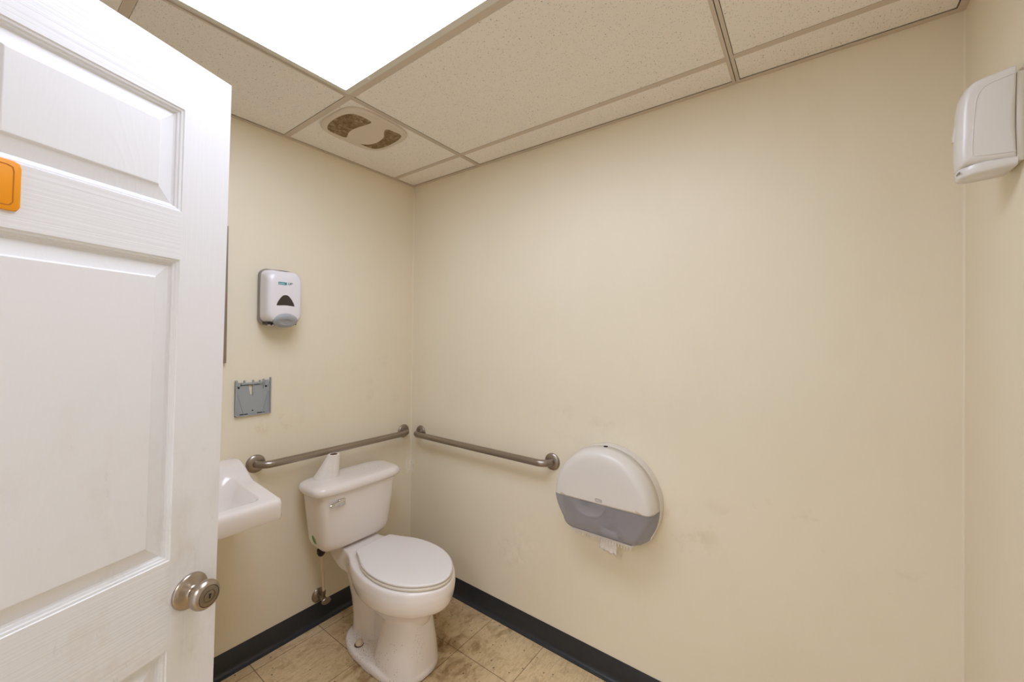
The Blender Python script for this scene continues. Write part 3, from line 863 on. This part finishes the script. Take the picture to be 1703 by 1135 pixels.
bm = bmesh.new(); lathe(bm, [(.03, 0), (.03, .003), (.022, .004), (.020, .001), (.006, .001)], (.255, (SYR+SYL)/2, .7728), (0, 0, 1), 32); obj('drain', bm, M_chrome, sk)

# ------------------------------------------------------------------ air freshener on the right wall
AY0, AY1 = -.386, -.302
af = thing('air_freshener', 'white automatic air freshener dispenser high on the side wall', 'dispenser', (LX, (AY0+AY1)/2, 1.80))
def a_prof(ins, zcut0=1.819, zcut1=2.004):
    """side profile (depth from wall, z), closed"""
    P = catmull([(.086, zcut0, 0), (.0895, 1.85, 0), (.0892, 1.90, 0), (.0874, 1.942, 0), (.0830, 1.972, 0), (.074, 1.990, 0), (.057, 1.9995, 0), (.010, zcut1+.006, 0)], 6)
    pts = [(.0095, zcut0, 0)]+[tuple(p) for p in P]
    c = Vector((.045, 1.90, 0)); out = []
    for p in resample(pts, 110):
        d = Vector((p.x-c.x, p.y-c.y, 0)); k = 1-ins/max(.04, d.length)
        out.append((c.x+d.x*k, c.y+d.y*k))
    return out
def a_ring(y, ins): return [Vector((LX-max(.0095, a), y, b)) for a, b in a_prof(ins)]
bm = bmesh.new()
W = AY1-AY0
loft(bm, [a_ring(AY0+dy, ins) for dy, ins in ((0, .016), (.0006, .011), (.003, .0055), (.008, .002), (.016, 0), (W/2, -.0012), (W-.030, .001), (W-.018, .004), (W-.009, .0095), (W-.003, .017), (W, .026))])
obj('cover', bm, M_air, af, angle=50)
# base section below the seam
bm = bmesh.new()
def b_ring(z, ins): return [Vector((LX-max(.0095, p.x), p.y, z)) for p in rrect(-.03+ins*.3, .0865-ins, AY0+.0015+ins, AY1-.004-ins, .032, 96, 10)]
rings = [b_ring(1.824, .006), b_ring(1.8192, .003), b_ring(1.8188, .0006), b_ring(1.812, 0), b_ring(1.804, .0005), b_ring(1.8015, .002), b_ring(1.800, .005)]
for r_ in rings[4:]:
    for p in r_: p.z += (.6-(LX-p.x)/.0865)*.008           # underside falls slightly toward the front
loft(bm, rings)
obj('base', bm, M_air, af, angle=40)
bm = bmesh.new(); add_box(bm, LX-.011, LX, AY0+.004, AY1-.004, 1.812, 1.994, 0, .003, 2); obj('back_plate', bm, M_air_back, af)
# raised outline of the side panel and the light window on the front
bm = bmesh.new()
side = [(.012, 1.9890), (.045, 1.981), (.060, 1.970), (.0665, 1.950), (.0700, 1.905), (.0715, 1.862), (.0715, 1.842), (.065, 1.8345), (.012, 1.8310)]
tube(bm, [(LX-a, AY0-.0002, b) for a, b in [tuple(p[:2]) for p in catmull([(a, b, 0) for a, b in side], 5)]], .0008, 8)
obj('side_panel_rim', bm, M_air, af)
bm = bmesh.new()
rings = []
for k in range(9):
    t = k/8; z = 1.885+.045*t; w = .012*math.sin(PI*(.12+.76*t)); d = .0893-.0040*max(0, (z-1.895)/.035)+.0010
    rings.append([Vector((LX-d-.0022*math.sin(PI*i/10), (AY0+AY1)/2+w*math.cos(PI*i/10), z)) for i in range(11)])
loft(bm, rings, False, False, closed=False); obj('sensor_window', bm, M_air, af, angle=70)
bm = bmesh.new(); add_box(bm, LX-.0876, LX-.086, -.372, -.350, 1.8085, 1.8110); obj('brand_mark', bm, M_logo_grey, af)

# ------------------------------------------------------------------ door, standing open into the room
yaw = math.radians(-70.2); tilt = math.radians(-.823)
door = thing('door_1', 'white six-panel moulded door standing open with orange sign', 'door', (.9671, -1.300, 1.9835))
door['kind'] = 'structure'
# local frame: x away from the free edge, z up; the leaf is drawn with y into it and mirrored, so the face at y = 0 looks into the room
door.rotation_euler = (Matrix.Rotation(yaw, 3, 'Z') @ Matrix.Rotation(tilt, 3, 'Y')).to_euler()
DW, DT, DB = .820, .035, -1.966
cx = [(.0912, .364), (.456, .7288)]
rz = [(-.1050, -.3045), (-.3982, -.9725), (-1.1405, -1.730)]
prof = [(0, 0), (.0012, .0022), (.0045, .0030), (.0055, .0060), (.0085, .0068), (.0095, .0105), (.0125, .0118), (.0370, .0052), (.0380, .0040), (.0395, .0020), (.0405, .0016)]
bm = bmesh.new()
# stiles / rails (face grid with the panel openings left out)
gx = [0, *[v for p in cx for v in p], DW]; gz = [0, *[v for p in rz for v in p], DB]
vg = {}
def gv(i, j):
    if (i, j) not in vg: vg[i, j] = bm.verts.new((gx[i], 0, gz[j]))
    return vg[i, j]
for i in range(5):
    for j in range(7):
        if i in (1, 3) and j in (1, 3, 5): continue
        f = bm.faces.new((gv(i, j), gv(i+1, j), gv(i+1, j+1), gv(i, j+1)))
        f.material_index = 0 if i in (0, 2, 4) else 1
for (a, b) in cx:
    for (t, l) in rz:
        R = [[Vector((a+o_, d, l+o_)), Vector((b-o_, d, l+o_)), Vector((b-o_, d, t-o_)), Vector((a+o_, d, t-o_))] for o_, d in prof]
        loft(bm, R, False, True, 2)
# edges and back
for q in ([(0, 0, 0), (0, 0, DB), (0, DT, DB), (0, DT, 0)], [(DW, 0, 0), (DW, 0, DB), (DW, DT, DB), (DW, DT, 0)], [(0, 0, 0), (DW, 0, 0), (DW, DT, 0), (0, DT, 0)],
          [(0, 0, DB), (DW, 0, DB), (DW, DT, DB), (0, DT, DB)], [(0, DT, 0), (DW, DT, 0), (DW, DT, DB), (0, DT, DB)]):
    f = bm.faces.new([bm.verts.new(p) for p in q]); f.material_index = 3
bmesh.ops.remove_doubles(bm, verts=bm.verts, dist=1e-5)
leaf = obj('door_leaf', bm, [M_stile, M_rail, M_panel, M_edge], door, world=False, flip=True, angle=20)
bm = bmesh.new()
K = Vector((.0535, 0, -1.0510)); out = Vector((0, -1, 0))
lathe(bm, [(0.03349, 0.00000), (0.03349, 0.00261), (0.03175, 0.00565), (0.02610, 0.00826), (0.01827, 0.01044), (0.01436, 0.01305), (0.01305, 0.01566)], K, out, 56)
lathe(bm, [(0.01088, 0.01218), (0.01088, 0.02262)], K, out, 40)
lathe(bm, [(0.01175, 0.02088), (0.01305, 0.02262), (0.01697, 0.02480), (0.02305, 0.02958), (0.02653, 0.03567), (0.02767, 0.04133), (0.02653, 0.04654), (0.02392, 0.05046), (0.02088, 0.05264), (0.01957, 0.05290), (0.01931, 0.05203)], K, out, 64)
knob = obj('door_knob', bm, M_nickel, door, world=False, flip=True, angle=40)
bm = bmesh.new()
lathe(bm, [(0.01844, 0.04959), (0.01844, 0.05272), (0.01740, 0.05324), (0.01088, 0.05359), (0.01044, 0.05272)], K, out, 48)
lathe(bm, [(0.00940, 0.05133), (0.00940, 0.05377), (0.00870, 0.05429), (0.00522, 0.05446)], K, out, 40)
obj('lock_face', bm, M_nickel_face, knob, world=False, flip=True)
bm = bmesh.new(); add_box(bm, K.x-.0012, K.x+.0012, -.0551, -.0540, K.z-.0044, K.z+.0044); add_box(bm, K.x-.0026, K.x+.0010, -.0550, -.0540, K.z+.0007, K.z+.0039)
obj('keyhole', bm, M_hole, knob, world=False, flip=True)
bm = bmesh.new()
lathe(bm, [(0.01966, 0.05203), (0.01966, 0.05229), (0.01836, 0.05229), (0.01836, 0.05203)], K, out, 48); obj('lock_ring', bm, M_hole, knob, world=False, flip=True)

# sign on the door's frieze rail
sg = thing('restroom_sign', 'orange plastic sign with rounded corners near the top of the white door', 'sign', door.location)
sg.rotation_euler = door.rotation_euler
bm = bmesh.new()
S = lambda i, y: [Vector((p.x, y, p.y)) for p in rrect(.3045+i, .5155-i, -.3745+i, -.3035-i, .007-i*.5, 80)]
loft(bm, [S(0, -.0002), S(0, -.0026), S(.0006, -.0034), S(.0012, -.0036)])
obj('panel', bm, M_orange, sg, world=False, flip=True)
bm = bmesh.new()
a = [(p.x, p.y) for p in rrect(.3115, .5085, -.3680, -.3100, .006, 80)]; b = [(p.x, p.y) for p in rrect(.3128, .5072, -.3667, -.3113, .005, 80)]
slab(bm, [a, b[::-1]], lambda p, q, d: Vector((p, d, q)), -.0034, -.0039)
o = obj('border_line', bm, M_orange_line, sg, world=False, flip=True, angle=None)

# ------------------------------------------------------------------ unseen hall beyond the doorway: area light added as fill through the opening
la = bpy.data.lights.new('hall_fill', 'AREA'); la.shape = 'RECTANGLE'; la.size = 1.1; la.size_y = .6; la.energy = 30; la.color = (.97, .98, 1.03)
lo = bpy.data.objects.new('hall_fill', la); COL.objects.link(lo); lo.location = (1.75, -3.0, 2.45)

w = bpy.data.worlds.new('hall'); sc.world = w; w.use_nodes = True  # even background light, more fill standing in for the unseen hall
bg = w.node_tree.nodes['Background']; bg.inputs[0].default_value = (.96, .98, 1.06, 1); bg.inputs[1].default_value = 1.

# ------------------------------------------------------------------ camera
W_, H_, f_ = 1703, 1135, 666.289
yaw_, pit, rol = map(math.radians, (126.549, .449, .678))
fw_ = Vector((math.cos(pit)*math.cos(yaw_), math.cos(pit)*math.sin(yaw_), math.sin(pit)))
r_ = Vector((math.sin(yaw_), -math.cos(yaw_), 0)); u_ = r_.cross(fw_)
R_ = r_*math.cos(rol)+u_*math.sin(rol); U_ = -r_*math.sin(rol)+u_*math.cos(rol)
cam = bpy.data.cameras.new('camera'); co = bpy.data.objects.new('camera', cam); COL.objects.link(co)
M = Matrix((R_, U_, -fw_)).transposed().to_4x4(); M.translation = Vector((1.9766, -1.6293, 1.4449))
co.matrix_world = M
cam.sensor_width = 36; cam.lens = 36*f_/W_; cam.shift_y = -11.684/W_; cam.clip_start = .02
sc.camera = co

sc.view_settings.view_transform = 'Standard'; sc.view_settings.look = 'None'
sc.view_settings.gamma = 1; sc.view_settings.exposure = 0; sc.view_settings.use_curve_mapping = False
sc.cycles.max_bounces = 10; sc.cycles.diffuse_bounces = 8; sc.cycles.use_denoising = True
